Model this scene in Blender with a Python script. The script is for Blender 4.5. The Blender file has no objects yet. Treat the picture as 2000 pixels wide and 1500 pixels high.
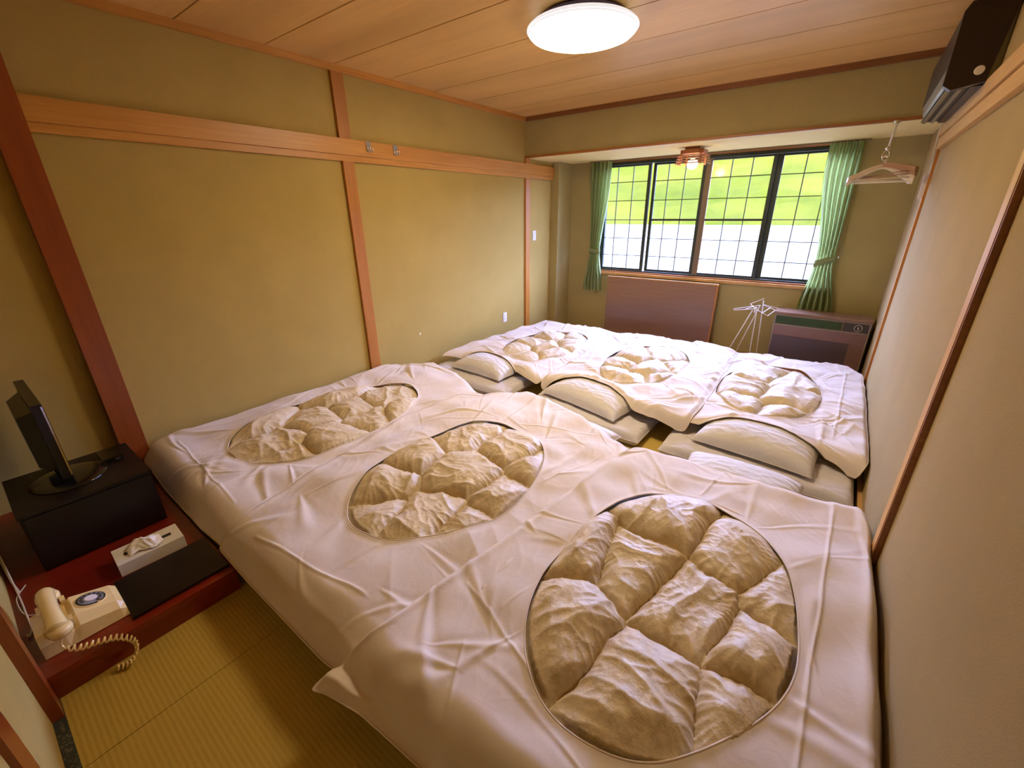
import bpy, bmesh, math, random
import numpy as np
from mathutils import Vector, Matrix
random.seed(7)
scene = bpy.context.scene
col = scene.collection
PI = math.pi

# ------------------------------------------------------------------ camera
cam_d = bpy.data.cameras.new('camera')
cam_d.sensor_width = 36.0
cam_d.lens = 832.14 / 2000.0 * 36.0
cam_d.clip_start = 0.02
cam_d.clip_end = 400
cam = bpy.data.objects.new('camera', cam_d)
col.objects.link(cam)
YAW, PIT, ROL = 0.6494, 0.3813, -0.0112
fw = Vector((-math.sin(YAW) * math.cos(PIT), math.cos(YAW) * math.cos(PIT), -math.sin(PIT)))
rt = Vector((math.cos(YAW), math.sin(YAW), 0.0))
up = rt.cross(fw)
r2 = rt * math.cos(ROL) + up * math.sin(ROL)
u2 = -rt * math.sin(ROL) + up * math.cos(ROL)
M4 = Matrix((r2, u2, -fw)).transposed().to_4x4()
M4.translation = Vector((3.2, -0.2391, 1.5336))
cam.matrix_world = M4
scene.camera = cam

# ------------------------------------------------------------------ world, sun, exposure
world = bpy.data.worlds.new('sky')
scene.world = world
world.use_nodes = True
wn = world.node_tree
wn.nodes.clear()
wo = wn.nodes.new('ShaderNodeOutputWorld')
wb = wn.nodes.new('ShaderNodeBackground')
wb.inputs[0].default_value = (0.37, 0.43, 1.0, 1)
wb.inputs[1].default_value = 52.0
wn.links.new(wb.outputs[0], wo.inputs[0])
sun_d = bpy.data.lights.new('sun', 'SUN')
sun_d.energy = 16.0
sun_d.angle = 0.02
sun_d.color = (1.0, 0.94, 0.82)
sun = bpy.data.objects.new('sun', sun_d)
sun.rotation_euler = (math.radians(38), 0, math.radians(15))
sun.location = (0, -20, 20)
col.objects.link(sun)
scene.view_settings.view_transform = 'Standard'
scene.view_settings.look = 'None'
scene.view_settings.gamma = 1.0
scene.view_settings.use_curve_mapping = False
scene.view_settings.exposure = 0.08
scene.cycles.use_denoising = True
scene.cycles.max_bounces = 10
scene.cycles.diffuse_bounces = 6
scene.cycles.transparent_max_bounces = 12
scene.cycles.sample_clamp_indirect = 8.0
scene.cycles.use_adaptive_sampling = False
LAMP_COLOR = (1.0, 0.80, 0.54)
LAMP_POWER = 54.0

# ------------------------------------------------------------------ helpers
def link(o, parent=None):
    col.objects.link(o)
    if parent is not None:
        o.parent = parent
        o.matrix_parent_inverse = parent.matrix_world.inverted() if False else Matrix.Translation(-Vector(parent['_w']))
    return o

def wpos(o):
    return Vector(o['_w'])

def empty(name, loc=(0, 0, 0)):
    o = bpy.data.objects.new(name, None)
    o.empty_display_size = 0.05
    o.location = loc
    o['_w'] = list(loc)
    col.objects.link(o)
    return o

def thing(name, label, cat, loc=(0, 0, 0), group=None):
    o = empty(name, loc)
    o['label'] = label
    o['category'] = cat
    if group:
        o['group'] = group
    return o

def structure(name, loc=(0, 0, 0)):
    o = empty(name, loc)
    o['kind'] = 'structure'
    return o

def tag(o, label, cat, group=None):
    o['label'] = label
    o['category'] = cat
    if group:
        o['group'] = group
    return o

def obj(name, bm, mat, parent=None, smooth=False, bevel=0.0):
    """link a bmesh (world coordinates) as one object"""
    if bevel > 0:
        bmesh.ops.bevel(bm, geom=[e for e in bm.edges if e.calc_face_angle(0) > 0.6], offset=bevel, segments=2,
                        profile=0.6, affect='EDGES', clamp_overlap=True)
    bmesh.ops.recalc_face_normals(bm, faces=bm.faces)
    me = bpy.data.meshes.new(name)
    bm.to_mesh(me)
    bm.free()
    if smooth:
        me.polygons.foreach_set('use_smooth', [True] * len(me.polygons))
    me.materials.append(mat)
    o = bpy.data.objects.new(name, me)
    o['_w'] = [0, 0, 0]
    col.objects.link(o)
    if parent is not None:
        setpar(o, parent)
    return o

def setpar(o, parent):
    o.parent = parent
    o.matrix_parent_inverse = Matrix.Translation(-Vector(parent['_w']))

def B():
    return bmesh.new()

def box(bm, x0, x1, y0, y1, z0, z1, m=None):
    v = [bm.verts.new((x, y, z)) for z in (z0, z1) for y in (y0, y1) for x in (x0, x1)]
    if m is not None:
        for a in v:
            a.co = m @ a.co
    for f in ((0, 2, 3, 1), (4, 5, 7, 6), (0, 1, 5, 4), (2, 6, 7, 3), (0, 4, 6, 2), (1, 3, 7, 5)):
        bm.faces.new([v[i] for i in f])
    return v

def bx(name, dims, mat, parent=None, bevel=0.0, m=None):
    bm = B()
    box(bm, *dims, m=m)
    return obj(name, bm, mat, parent, bevel=bevel)

def tube(bm, pts, r, n=8, closed=False, rfun=None):
    pts = [Vector(p) for p in pts]
    N = len(pts)
    rings = []
    prev = None
    for i, p in enumerate(pts):
        if closed:
            t = (pts[(i + 1) % N] - pts[i - 1]).normalized()
        else:
            t = (pts[min(i + 1, N - 1)] - pts[max(i - 1, 0)]).normalized()
        if prev is None:
            a = Vector((0, 0, 1)) if abs(t.z) < 0.9 else Vector((1, 0, 0))
            nx = t.cross(a).normalized()
        else:
            nx = (prev - t * prev.dot(t)).normalized()
        prev = nx
        ny = t.cross(nx)
        rr = rfun(i / (N - 1)) if rfun else r
        rings.append([bm.verts.new(p + (nx * math.cos(2 * PI * k / n) + ny * math.sin(2 * PI * k / n)) * rr) for k in range(n)])
    for i in range(N if closed else N - 1):
        a, b = rings[i], rings[(i + 1) % N]
        for k in range(n):
            bm.faces.new((a[k], a[(k + 1) % n], b[(k + 1) % n], b[k]))
    if not closed:
        bm.faces.new(rings[0][::-1])
        bm.faces.new(rings[-1])

def smoothpts(pts, n=8):
    """catmull-rom"""
    P = [Vector(p) for p in pts]
    P = [P[0] * 2 - P[1]] + P + [P[-1] * 2 - P[-2]]
    out = []
    for i in range(1, len(P) - 2):
        for k in range(n):
            t = k / n
            a, b, c, d = P[i - 1], P[i], P[i + 1], P[i + 2]
            out.append(0.5 * ((2 * b) + (c - a) * t + (2 * a - 5 * b + 4 * c - d) * t * t + (3 * b - a - 3 * c + d) * t ** 3))
    out.append(P[-2])
    return out

def lathe(bm, prof, c, n=32, axis='z'):
    rings = []
    for r, h in prof:
        ring = []
        for k in range(n):
            a = 2 * PI * k / n
            if axis == 'z':
                p = (c[0] + r * math.cos(a), c[1] + r * math.sin(a), c[2] + h)
            elif axis == 'y':
                p = (c[0] + r * math.cos(a), c[1] + h, c[2] + r * math.sin(a))
            else:
                p = (c[0] + h, c[1] + r * math.cos(a), c[2] + r * math.sin(a))
            ring.append(bm.verts.new(p))
        rings.append(ring)
    for a, b in zip(rings, rings[1:]):
        for k in range(n):
            bm.faces.new((a[k], a[(k + 1) % n], b[(k + 1) % n], b[k]))
    bm.faces.new(rings[0][::-1])
    bm.faces.new(rings[-1])

def mesh_np(name, V, F, mat, parent=None, smooth=True):
    me = bpy.data.meshes.new(name)
    V = np.asarray(V, np.float32)
    F = np.asarray(F, np.int32)
    me.vertices.add(len(V))
    me.vertices.foreach_set('co', V.ravel())
    nf, k = F.shape
    me.loops.add(nf * k)
    me.loops.foreach_set('vertex_index', F.ravel())
    me.polygons.add(nf)
    me.polygons.foreach_set('loop_start', np.arange(0, nf * k, k, dtype=np.int32))
    me.polygons.foreach_set('loop_total', np.full(nf, k, np.int32))
    me.polygons.foreach_set('use_smooth', np.full(nf, smooth))
    me.update(calc_edges=True)
    me.materials.append(mat)
    o = bpy.data.objects.new(name, me)
    o['_w'] = [0, 0, 0]
    col.objects.link(o)
    if parent is not None:
        setpar(o, parent)
    return o

# numpy gradient noise
def perlin(x, y, seed=0):
    rs = np.random.RandomState(seed)
    g = rs.rand(256) * 2 * PI
    perm = rs.permutation(256)
    xi = np.floor(x).astype(int); yi = np.floor(y).astype(int)
    xf = x - xi; yf = y - yi
    def grad(ix, iy, dx, dy):
        a = g[perm[(perm[ix & 255] + iy) & 255]]
        return np.cos(a) * dx + np.sin(a) * dy
    sx = xf * xf * xf * (xf * (xf * 6 - 15) + 10)
    sy = yf * yf * yf * (yf * (yf * 6 - 15) + 10)
    n00 = grad(xi, yi, xf, yf); n10 = grad(xi + 1, yi, xf - 1, yf)
    n01 = grad(xi, yi + 1, xf, yf - 1); n11 = grad(xi + 1, yi + 1, xf - 1, yf - 1)
    return (n00 * (1 - sx) + n10 * sx) * (1 - sy) + (n01 * (1 - sx) + n11 * sx) * sy

def ridged(x, y, seed):
    n = np.abs(perlin(x, y, seed)) * 2.2
    return np.clip(1 - n, 0, 1) ** 2.2

def sstep(a, b, x):
    t = np.clip((x - a) / (b - a), 0, 1)
    return t * t * (3 - 2 * t)

# ------------------------------------------------------------------ materials
MATS = {}
def nodes_of(name):
    m = bpy.data.materials.new(name)
    m.use_nodes = True
    nt = m.node_tree
    b = nt.nodes['Principled BSDF']
    return m, nt, b

def mixc(nt, fac, a, b):
    n = nt.nodes.new('ShaderNodeMix')
    n.data_type = 'RGBA'
    nt.links.new(fac, n.inputs[0])
    for i, c in ((6, a), (7, b)):
        if isinstance(c, tuple):
            n.inputs[i].default_value = (*c, 1)
        else:
            nt.links.new(c, n.inputs[i])
    return n.outputs[2]

def noise(nt, scale, detail=3, rough=0.5, vec=None, sc=(1, 1, 1)):
    if vec is None:
        tc = nt.nodes.new('ShaderNodeTexCoord')
        vec = tc.outputs['Object']
    mp = nt.nodes.new('ShaderNodeMapping')
    mp.inputs['Scale'].default_value = sc
    nt.links.new(vec, mp.inputs[0])
    n = nt.nodes.new('ShaderNodeTexNoise')
    n.inputs['Scale'].default_value = scale
    n.inputs['Detail'].default_value = detail
    n.inputs['Roughness'].default_value = rough
    nt.links.new(mp.outputs[0], n.inputs[0])
    return n.outputs[0]

def ramp(nt, fac, p0, p1):
    r = nt.nodes.new('ShaderNodeMapRange')
    r.inputs[1].default_value = p0
    r.inputs[2].default_value = p1
    nt.links.new(fac, r.inputs[0])
    return r.outputs[0]

def bump(nt, b, h, strength, dist=0.01):
    n = nt.nodes.new('ShaderNodeBump')
    n.inputs['Strength'].default_value = strength
    n.inputs['Distance'].default_value = dist
    nt.links.new(h, n.inputs['Height'])
    nt.links.new(n.outputs[0], b.inputs['Normal'])

def plain(name, c, rough=0.5, metal=0.0, var=0.08, scale=30, bmp=0.0, coat=0.0, spec=None):
    m, nt, b = nodes_of(name)
    f = noise(nt, scale, 3)
    b.inputs['Roughness'].default_value = rough
    b.inputs['Metallic'].default_value = metal
    if coat:
        b.inputs['Coat Weight'].default_value = coat
    if spec is not None:
        b.inputs['Specular IOR Level'].default_value = spec
    lo = tuple(max(0, x * (1 - var)) for x in c)
    hi = tuple(min(1, x * (1 + var)) for x in c)
    nt.links.new(mixc(nt, f, lo, hi), b.inputs[0])
    if bmp:
        bump(nt, b, f, bmp, 0.004)
    return m

def wood(name, c1, c2, axis='y', rough=0.45, scale=1.0, coat=0.0):
    m, nt, b = nodes_of(name)
    s = {'x': (1.2, 26, 26), 'y': (26, 1.2, 26), 'z': (26, 26, 1.2)}[axis]
    f = noise(nt, 2.2 * scale, 5, 0.62, sc=s)
    f2 = noise(nt, 1.1 * scale, 3, 0.5, sc={'x': (.4, 3, 3), 'y': (3, .4, 3), 'z': (3, 3, .4)}[axis])
    mx = mixc(nt, ramp(nt, f, 0.3, 0.72), c1, c2)
    mx = mixc(nt, ramp(nt, f2, 0.35, 0.75), mx, tuple(x * 0.8 for x in c2))
    nt.links.new(mx, b.inputs[0])
    b.inputs['Roughness'].default_value = rough
    b.inputs['Coat Weight'].default_value = coat
    b.inputs['Coat Roughness'].default_value = 0.15
    bump(nt, b, f, 0.12, 0.002)
    return m

def plaster(name, c):
    m, nt, b = nodes_of(name)
    f = noise(nt, 260, 4, 0.7)
    f2 = noise(nt, 3, 4, 0.6)
    a = mixc(nt, ramp(nt, f, 0.3, 0.7), tuple(x * 0.72 for x in c), tuple(x * 1.22 for x in c))
    a = mixc(nt, ramp(nt, f2, 0.25, 0.8), a, tuple(x * 0.86 for x in c))
    nt.links.new(a, b.inputs[0])
    b.inputs['Roughness'].default_value = 0.95
    b.inputs['Specular IOR Level'].default_value = 0.15
    bump(nt, b, f, 0.35, 0.004)
    return m

M = {}
M['plaster'] = plaster('sand_plaster', (0.47, 0.34, 0.10))
M['plaster_grey'] = plaster('sand_plaster_grey', (0.43, 0.36, 0.15))
M['plaster_right'] = plaster('sand_plaster_pale', (0.42, 0.31, 0.135))
M['soffit'] = plain('soffit_paint', (0.90, 0.76, 0.36), 0.8)
M['wood_y'] = wood('cedar_lengthwise', (0.66, 0.33, 0.065), (0.50, 0.21, 0.035), 'y', 0.4)
M['wood_x'] = wood('cedar_crosswise', (0.50, 0.22, 0.06), (0.32, 0.12, 0.025), 'x', 0.45)
M['wood_z'] = wood('cedar_upright', (0.64, 0.28, 0.045), (0.44, 0.16, 0.022), 'z', 0.4)
M['post_red'] = wood('red_lacquered_post', (0.38, 0.10, 0.018), (0.25, 0.045, 0.01), 'z', 0.3, coat=0.3)
M['light_wood'] = wood('light_kamoi_wood', (0.72, 0.45, 0.16), (0.55, 0.31, 0.09), 'y', 0.45)
M['light_wood_z'] = wood('light_post_wood', (0.74, 0.47, 0.16), (0.58, 0.32, 0.09), 'z', 0.45)
M['ceil_wood'] = wood('ceiling_veneer', (0.80, 0.49, 0.165), (0.72, 0.42, 0.135), 'x', 0.42)
M['dark_trim'] = wood('dark_ceiling_trim', (0.30, 0.12, 0.035), (0.20, 0.07, 0.02), 'x', 0.5)
M['plinth'] = wood('red_lacquer_board', (0.26, 0.022, 0.008), (0.17, 0.012, 0.005), 'y', 0.28, coat=0.4)
M['black'] = plain('black_satin', (0.008, 0.006, 0.005), 0.3, var=0.2)
M['black_wood'] = wood('black_brown_wood', (0.010, 0.005, 0.004), (0.006, 0.003, 0.003), 'y', 0.4)
M['gloss_black'] = plain('gloss_black', (0.006, 0.006, 0.006), 0.08, coat=0.6)
M['cream'] = plain('cream_plastic', (0.84, 0.66, 0.29), 0.22, var=0.04, coat=0.4)
M['white_plastic'] = plain('white_plastic', (0.80, 0.78, 0.72), 0.35)
M['cable'] = plain('white_cable', (0.62, 0.56, 0.44), 0.4)
M['metal'] = plain('chrome', (0.75, 0.72, 0.68), 0.2, metal=1.0, var=0.03)
M['white_metal'] = plain('white_coated_wire', (0.80, 0.80, 0.80), 0.35)
M['paper'] = plain('tissue_paper', (0.85, 0.84, 0.82), 0.9)
M['carton'] = plain('white_carton', (0.74, 0.72, 0.68), 0.6)
M['dark_hole'] = plain('dark_slot', (0.03, 0.025, 0.02), 0.8)
M['alu'] = plain('dark_window_frame', (0.035, 0.05, 0.035), 0.4, metal=0.2)
M['alu_light'] = plain('bronze_window_frame', (0.20, 0.15, 0.09), 0.4, metal=0.2)
M['wire'] = plain('window_lattice', (0.03, 0.03, 0.025), 0.5)
M['heater'] = plain('heater_brown_panel', (0.20, 0.105, 0.08), 0.4, var=0.1)
M['heater_dark'] = plain('heater_lower_panel', (0.08, 0.052, 0.055), 0.5)
M['heater_grille'] = plain('heater_green_grille', (0.04, 0.085, 0.02), 0.5)
M['ac_brown'] = plain('air_conditioner_brown', (0.018, 0.009, 0.006), 0.4)
M['ac_silver'] = plain('air_conditioner_silver', (0.30, 0.28, 0.18), 0.35, metal=0.4)
M['ac_dark'] = plain('air_conditioner_dark', (0.04, 0.03, 0.02), 0.5)  # even dark brown for the outlet recess, heater control panel and knob
M['hanger'] = plain('pale_hanger', (0.70, 0.58, 0.42), 0.4)
M['hanger_wood'] = plain('wooden_hanger', (0.36, 0.20, 0.10), 0.4)
M['hanger_white'] = plain('white_hanger', (0.86, 0.82, 0.70), 0.35)
M['panel'] = wood('brown_table_board', (0.30, 0.17, 0.10), (0.24, 0.13, 0.075), 'x', 0.28)
M['lamp_wood'] = wood('lamp_slats', (0.50, 0.20, 0.07), (0.36, 0.13, 0.04), 'x', 0.4)
M['housing'] = plain('lamp_housing', (0.08, 0.06, 0.10), 0.5)

def cloth(name, c, weave=0.25, transl=0.0, tint=None):
    m, nt, b = nodes_of(name)
    f = noise(nt, 420, 2, 0.5)
    f2 = noise(nt, 5, 4, 0.55)
    a = mixc(nt, ramp(nt, f2, 0.3, 0.7), tuple(x * 0.95 for x in c), c)
    nt.links.new(a, b.inputs[0])
    b.inputs['Roughness'].default_value = 0.75
    b.inputs['Specular IOR Level'].default_value = 0.25
    b.inputs['Sheen Weight'].default_value = 0.15
    # fine creases
    tc = nt.nodes.new('ShaderNodeTexCoord')
    w = nt.nodes.new('ShaderNodeTexNoise')
    w.inputs['Scale'].default_value = 14
    w.inputs['Detail'].default_value = 6
    w.inputs['Roughness'].default_value = 0.62
    w.inputs['Distortion'].default_value = 0.9
    nt.links.new(tc.outputs['Object'], w.inputs[0])
    ad = nt.nodes.new('ShaderNodeMath')
    ad.operation = 'MULTIPLY_ADD'
    nt.links.new(f, ad.inputs[0])
    ad.inputs[1].default_value = 0.06
    nt.links.new(w.outputs[0], ad.inputs[2])
    bump(nt, b, ad.outputs[0], weave, 0.012)
    return m
M['sheet'] = cloth('white_cotton_sheet', (0.70, 0.615, 0.51), 0.14)
M['pillow'] = cloth('white_pillowcase', (0.66, 0.63, 0.58), 0.35)
M['mattress'] = cloth('white_futon_sheet', (0.62, 0.59, 0.58), 0.4)

def quilt_mat():
    m, nt, b = nodes_of('beige_quilt_print')
    f = noise(nt, 22, 6, 0.65)
    f2 = noise(nt, 5, 2, 0.5)
    f3 = noise(nt, 70, 5, 0.6)
    a = mixc(nt, ramp(nt, f, 0.46, 0.56), (0.68, 0.56, 0.34), (0.53, 0.41, 0.23))
    a = mixc(nt, ramp(nt, f3, 0.5, 0.6), a, (0.62, 0.51, 0.32))
    pl = mixc(nt, ramp(nt, f2, 0.48, 0.6), (0.61, 0.50, 0.31), a)
    nt.links.new(pl, b.inputs[0])
    b.inputs['Roughness'].default_value = 0.5
    b.inputs['Sheen Weight'].default_value = 0.2
    w = noise(nt, 26, 5, 0.6, sc=(1, 1, 1))
    bump(nt, b, w, 0.35, 0.015)
    return m
M['quilt'] = quilt_mat()

def tatami_mat(axis):
    m, nt, b = nodes_of('tatami_rush_' + axis)
    tc = nt.nodes.new('ShaderNodeTexCoord')
    sp = nt.nodes.new('ShaderNodeSeparateXYZ')
    nt.links.new(tc.outputs['Object'], sp.inputs[0])
    # ribs run along the given axis
    u = sp.outputs[1 if axis == 'x' else 0]
    def wave(src, freq):
        mu = nt.nodes.new('ShaderNodeMath'); mu.operation = 'MULTIPLY'
        nt.links.new(src, mu.inputs[0]); mu.inputs[1].default_value = freq
        s = nt.nodes.new('ShaderNodeMath'); s.operation = 'SINE'
        nt.links.new(mu.outputs[0], s.inputs[0])
        return ramp(nt, s.outputs[0], -1, 1)
    w = wave(u, 2 * PI / 0.015)
    v = wave(sp.outputs[0 if axis == 'x' else 1], 2 * PI / 0.006)
    f = noise(nt, 40, 4, 0.6)
    a = mixc(nt, w, (0.42, 0.285, 0.045), (0.50, 0.35, 0.065))
    a = mixc(nt, ramp(nt, f, 0.35, 0.7), a, (0.47, 0.33, 0.06))
    nt.links.new(a, b.inputs[0])
    b.inputs['Roughness'].default_value = 0.6
    ad = nt.nodes.new('ShaderNodeMath'); ad.operation = 'MULTIPLY_ADD'
    nt.links.new(v, ad.inputs[0]); ad.inputs[1].default_value = 0.2
    nt.links.new(w, ad.inputs[2])
    bump(nt, b, ad.outputs[0], 0.3, 0.002)
    return m
M['tatami_x'] = tatami_mat('x')
M['tatami_y'] = tatami_mat('y')
def heri():
    m, nt, b = nodes_of('dark_mat_border')
    v = nt.nodes.new('ShaderNodeTexVoronoi')
    v.inputs['Scale'].default_value = 90
    tc = nt.nodes.new('ShaderNodeTexCoord')
    nt.links.new(tc.outputs['Object'], v.inputs[0])
    a = mixc(nt, ramp(nt, v.outputs[0], 0.25, 0.5), (0.12, 0.11, 0.07), (0.03, 0.04, 0.035))
    nt.links.new(a, b.inputs[0])
    b.inputs['Roughness'].default_value = 0.6
    return m
M['heri'] = heri()

def emis(name, c, s):
    m, nt, b = nodes_of(name)
    b.inputs[0].default_value = (0.9, 0.9, 0.9, 1)
    b.inputs['Emission Color'].default_value = (*c, 1)
    b.inputs['Emission Strength'].default_value = s
    return m
M['diffuser'] = emis('glowing_diffuser', LAMP_COLOR, LAMP_POWER)
M['bulb'] = emis('glowing_bulb', (1.0, 0.75, 0.42), 25.0)
M['shade'] = emis('translucent_shade', (0.85, 0.92, 1.0), 0.7)
M['clear'] = plain('clear_acrylic', (0.8, 0.82, 0.85), 0.1)
M['clear'].node_tree.nodes['Principled BSDF'].inputs['Transmission Weight'].default_value = 0.7

def glass():
    m, nt, b = nodes_of('patterned_glass')
    out = nt.nodes['Material Output']
    tr = nt.nodes.new('ShaderNodeBsdfTransparent')
    tr.inputs[0].default_value = (0.95, 0.98, 0.94, 1)
    tl = nt.nodes.new('ShaderNodeBsdfTranslucent')
    tl.inputs[0].default_value = (0.8, 0.85, 0.8, 1)
    gl = nt.nodes.new('ShaderNodeBsdfGlossy')
    gl.inputs['Roughness'].default_value = 0.12
    m1 = nt.nodes.new('ShaderNodeMixShader')
    m1.inputs[0].default_value = 0.004
    nt.links.new(tr.outputs[0], m1.inputs[1]); nt.links.new(tl.outputs[0], m1.inputs[2])
    m2 = nt.nodes.new('ShaderNodeMixShader')
    m2.inputs[0].default_value = 0.05
    nt.links.new(m1.outputs[0], m2.inputs[1]); nt.links.new(gl.outputs[0], m2.inputs[2])
    nt.links.new(m2.outputs[0], out.inputs[0])
    return m
M['glass'] = glass()

def curtain_mat():
    m, nt, b = nodes_of('mint_green_curtain')
    out = nt.nodes['Material Output']
    f = noise(nt, 300, 2)
    nt.links.new(mixc(nt, f, (0.30, 0.38, 0.17), (0.38, 0.46, 0.22)), b.inputs[0])
    b.inputs['Roughness'].default_value = 0.8
    tl = nt.nodes.new('ShaderNodeBsdfTranslucent')
    tl.inputs[0].default_value = (0.40, 0.48, 0.15, 1)
    mx = nt.nodes.new('ShaderNodeMixShader')
    mx.inputs[0].default_value = 0.35
    nt.links.new(b.outputs[0], mx.inputs[1]); nt.links.new(tl.outputs[0], mx.inputs[2])
    nt.links.new(mx.outputs[0], out.inputs[0])
    return m
M['curtain'] = curtain_mat()

def hill_mat():
    m, nt, b = nodes_of('grassy_slope')
    f = noise(nt, 0.35, 6, 0.7)
    f2 = noise(nt, 0.05, 3, 0.5)
    a = mixc(nt, ramp(nt, f, 0.25, 0.6), (0.013, 0.021, 0.0010), (0.034, 0.040, 0.0022))
    a = mixc(nt, ramp(nt, f2, 0.4, 0.65), a, (0.044, 0.044, 0.0035))
    nt.links.new(a, b.inputs[0])
    b.inputs['Roughness'].default_value = 0.9
    b.inputs['Specular IOR Level'].default_value = 0.0
    return m
M['hill'] = hill_mat()
M['field'] = plain('dry_grass_field', (0.042, 0.037, 0.005), 0.9, var=0.2, scale=.3)
M['yard'] = plain('pale_gravel', (0.060, 0.050, 0.017), 0.9, var=0.06, scale=2)

# ------------------------------------------------------------------ room shell
W, D1, D2, H, HB = 3.565, 4.27, 5.2, 2.523, 2.118
ZT, ZM, ZB = 2.062, 1.955, 1.912
YN = -0.45

wl = structure('wall_left')
bx('plaster_panel', (-0.12, 0, YN - .12, D2, -0.02, H + .1), M['plaster'], wl)
wr = structure('wall_right')
bx('plaster_panel', (W, W + .12, YN - .12, D2 + .12, -0.02, H + .1), M['plaster_right'], wr)
wn_ = structure('wall_near')
bx('plaster_panel', (-0.12, W + .12, YN - .12, YN, -0.02, H + .1), M['plaster'], wn_)
wbk = structure('wall_back')
WX0, WX1, WZ0, WZ1 = 0.55, 3.075, 0.80, 2.095
bm = B()
box(bm, -0.12, WX0, D2, D2 + .14, -0.02, H + .1)
box(bm, WX1, W, D2, D2 + .14, -0.02, H + .1)
box(bm, WX0, WX1, D2, D2 + .14, -0.02, WZ0)
box(bm, WX0, WX1, D2, D2 + .14, WZ1, H + .1)
obj('plaster_panel', bm, M['plaster_grey'], wbk)
bx('pillar', (0, 0.105, 4.86, D2, 0, HB), M['plaster_grey'], wbk)

# ceiling of separate boards
ce = structure('ceiling')
bx('backing_panel', (-0.12, W + .12, YN - .12, D1, H + .012, H + .08), M['black_wood'], ce)
y1 = D1
edges = [D1] + [3.809 - i * 0.4757 for i in range(9)] + [YN]
for i in range(len(edges) - 1):
    b1, b0 = edges[i] - 0.0042, edges[i + 1] + 0.0042
    if b1 - b0 > 0.02:
        bx('ceiling_board', (0.0, W, b0, b1, H, H + .012), M['ceil_wood'], ce, bevel=0.0008)

# dropped box above the window bay
bs = structure('trim_1')
bx('beam_face', (0, W, D1, D1 + .06, HB + .02, H + .08), M['plaster_grey'], bs)
bx('bay_ceiling', (0, W, D1 + .02, D2, HB, HB + .06), M['soffit'], bs)
bx('beam_edge', (0, W, D1 - .012, D1 + .02, HB, HB + .022), M['wood_x'], bs, bevel=.002)
# ceiling trims
t2 = structure('trim_2')
bx('ceiling_moulding', (0, 0.03, YN, D1, H - .042, H), M['wood_y'], t2, bevel=.003)
t3 = structure('trim_3')
bx('ceiling_moulding', (0.03, W - .03, D1 - .03, D1, H - .042, H), M['dark_trim'], t3, bevel=.003)
bx('ceiling_moulding', (W - .03, W, YN, D1, H - .042, H), M['wood_y'], t3, bevel=.003)
# left nageshi rail
t4 = structure('trim_4')
bx('rail_board', (0, 0.034, 0.235, 4.86, ZM, ZT), M['wood_y'], t4, bevel=.003)
bx('lower_strip', (0, 0.022, 0.235, 4.86, ZB, ZM), M['wood_y'], t4, bevel=.002)
# left posts
t5 = structure('trim_5')
bx('wall_post', (0, 0.026, 1.872, 1.968, 0, ZB), M['wood_z'], t5, bevel=.003)
bx('wall_post', (0, 0.026, 1.872, 1.968, ZT, H - .042), M['wood_z'], t5, bevel=.003)
t6 = structure('trim_6')
bx('corner_post', (0, 0.022, 4.262, 4.345, 0, ZB), M['wood_z'], t6, bevel=.002)
bx('corner_post', (0, 0.022, 4.262, 4.345, ZT, HB), M['wood_z'], t6, bevel=.002)
t7 = structure('trim_7')
bx('alcove_post', (-.02, 0.06, 0.115, 0.232, 0, H), M['post_red'], t7, bevel=.006)
# right wall rail, posts
t8 = structure('trim_8')
bx('rail_board', (W - .034, W, YN, 4.30, 1.99, ZT), M['light_wood'], t8, bevel=.003)
bx('lower_strip', (W - .026, W, YN, 4.30, ZB, 1.982), M['light_wood'], t8, bevel=.002)
t9 = structure('trim_9')
bx('wall_post', (W - .022, W, 1.70, 1.765, 0, ZB), M['light_wood_z'], t9, bevel=.002)
bx('wall_post_shaded_side', (W - .020, W, 1.688, 1.70, 0, ZB), M['dark_trim'], t9)  # near side of the light post, its shade put into a darker wood
t10 = structure('trim_10')
bx('corner_post', (W - .012, W, 4.24, 4.33, 0, HB), M['light_wood_z'], t10, bevel=.002)
bx('corner_post_strip', (W - .016, W, 4.225, 4.24, 0, ZB), M['wood_z'], t10)
br = structure('baseboard_right')
bx('floor_strip', (W - .022, W, YN, 4.24, 0, 0.035), M['light_wood'], br, bevel=.002)
bl = structure('baseboard_left')
bx('floor_strip', (0, .02, .24, 4.26, 0, 0.035), M['wood_y'], bl, bevel=.002)
# near wall posts
t11 = structure('trim_11')
bx('near_post', (1.385, 1.46, YN, YN + .03, 0, H), M['post_red'], t11, bevel=.003)
bx('near_post', (1.95, 2.06, YN, YN + .012, 0, H), M['post_red'], t11, bevel=.003)

# floor with tatami
fl = structure('floor')
bx('subfloor', (-.12, W + .12, YN - .12, D2 + .12, -.08, -.055), M['black_wood'], fl)
bx('floor_plank', (0, W, 4.38, D2, -.054, 0.0), M['wood_x'], fl)
def mat_piece(x0, x1, y0, y1, axis):
    g = 0.0012
    t = bx('tatami_mat', (x0 + g, x1 - g, y0 + g, y1 - g, -.054, 0), M['tatami_' + axis], fl, bevel=.002)
    w = .032
    if axis == 'x':
        for a, b in ((y0 + g, y0 + w), (y1 - w, y1 - g)):
            bx('mat_border', (x0 + g, x1 - g, a, b, -.01, .0012), M['heri'], t)
    else:
        for a, b in ((x0 + g, x0 + w), (x1 - w, x1 - g)):
            bx('mat_border', (a, b, y0 + g, y1 - g, -.01, .0012), M['heri'], t)
mat_piece(0, 1.705, YN, .43, 'x')
mat_piece(1.705, 3.455, YN, .43, 'x')
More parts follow.
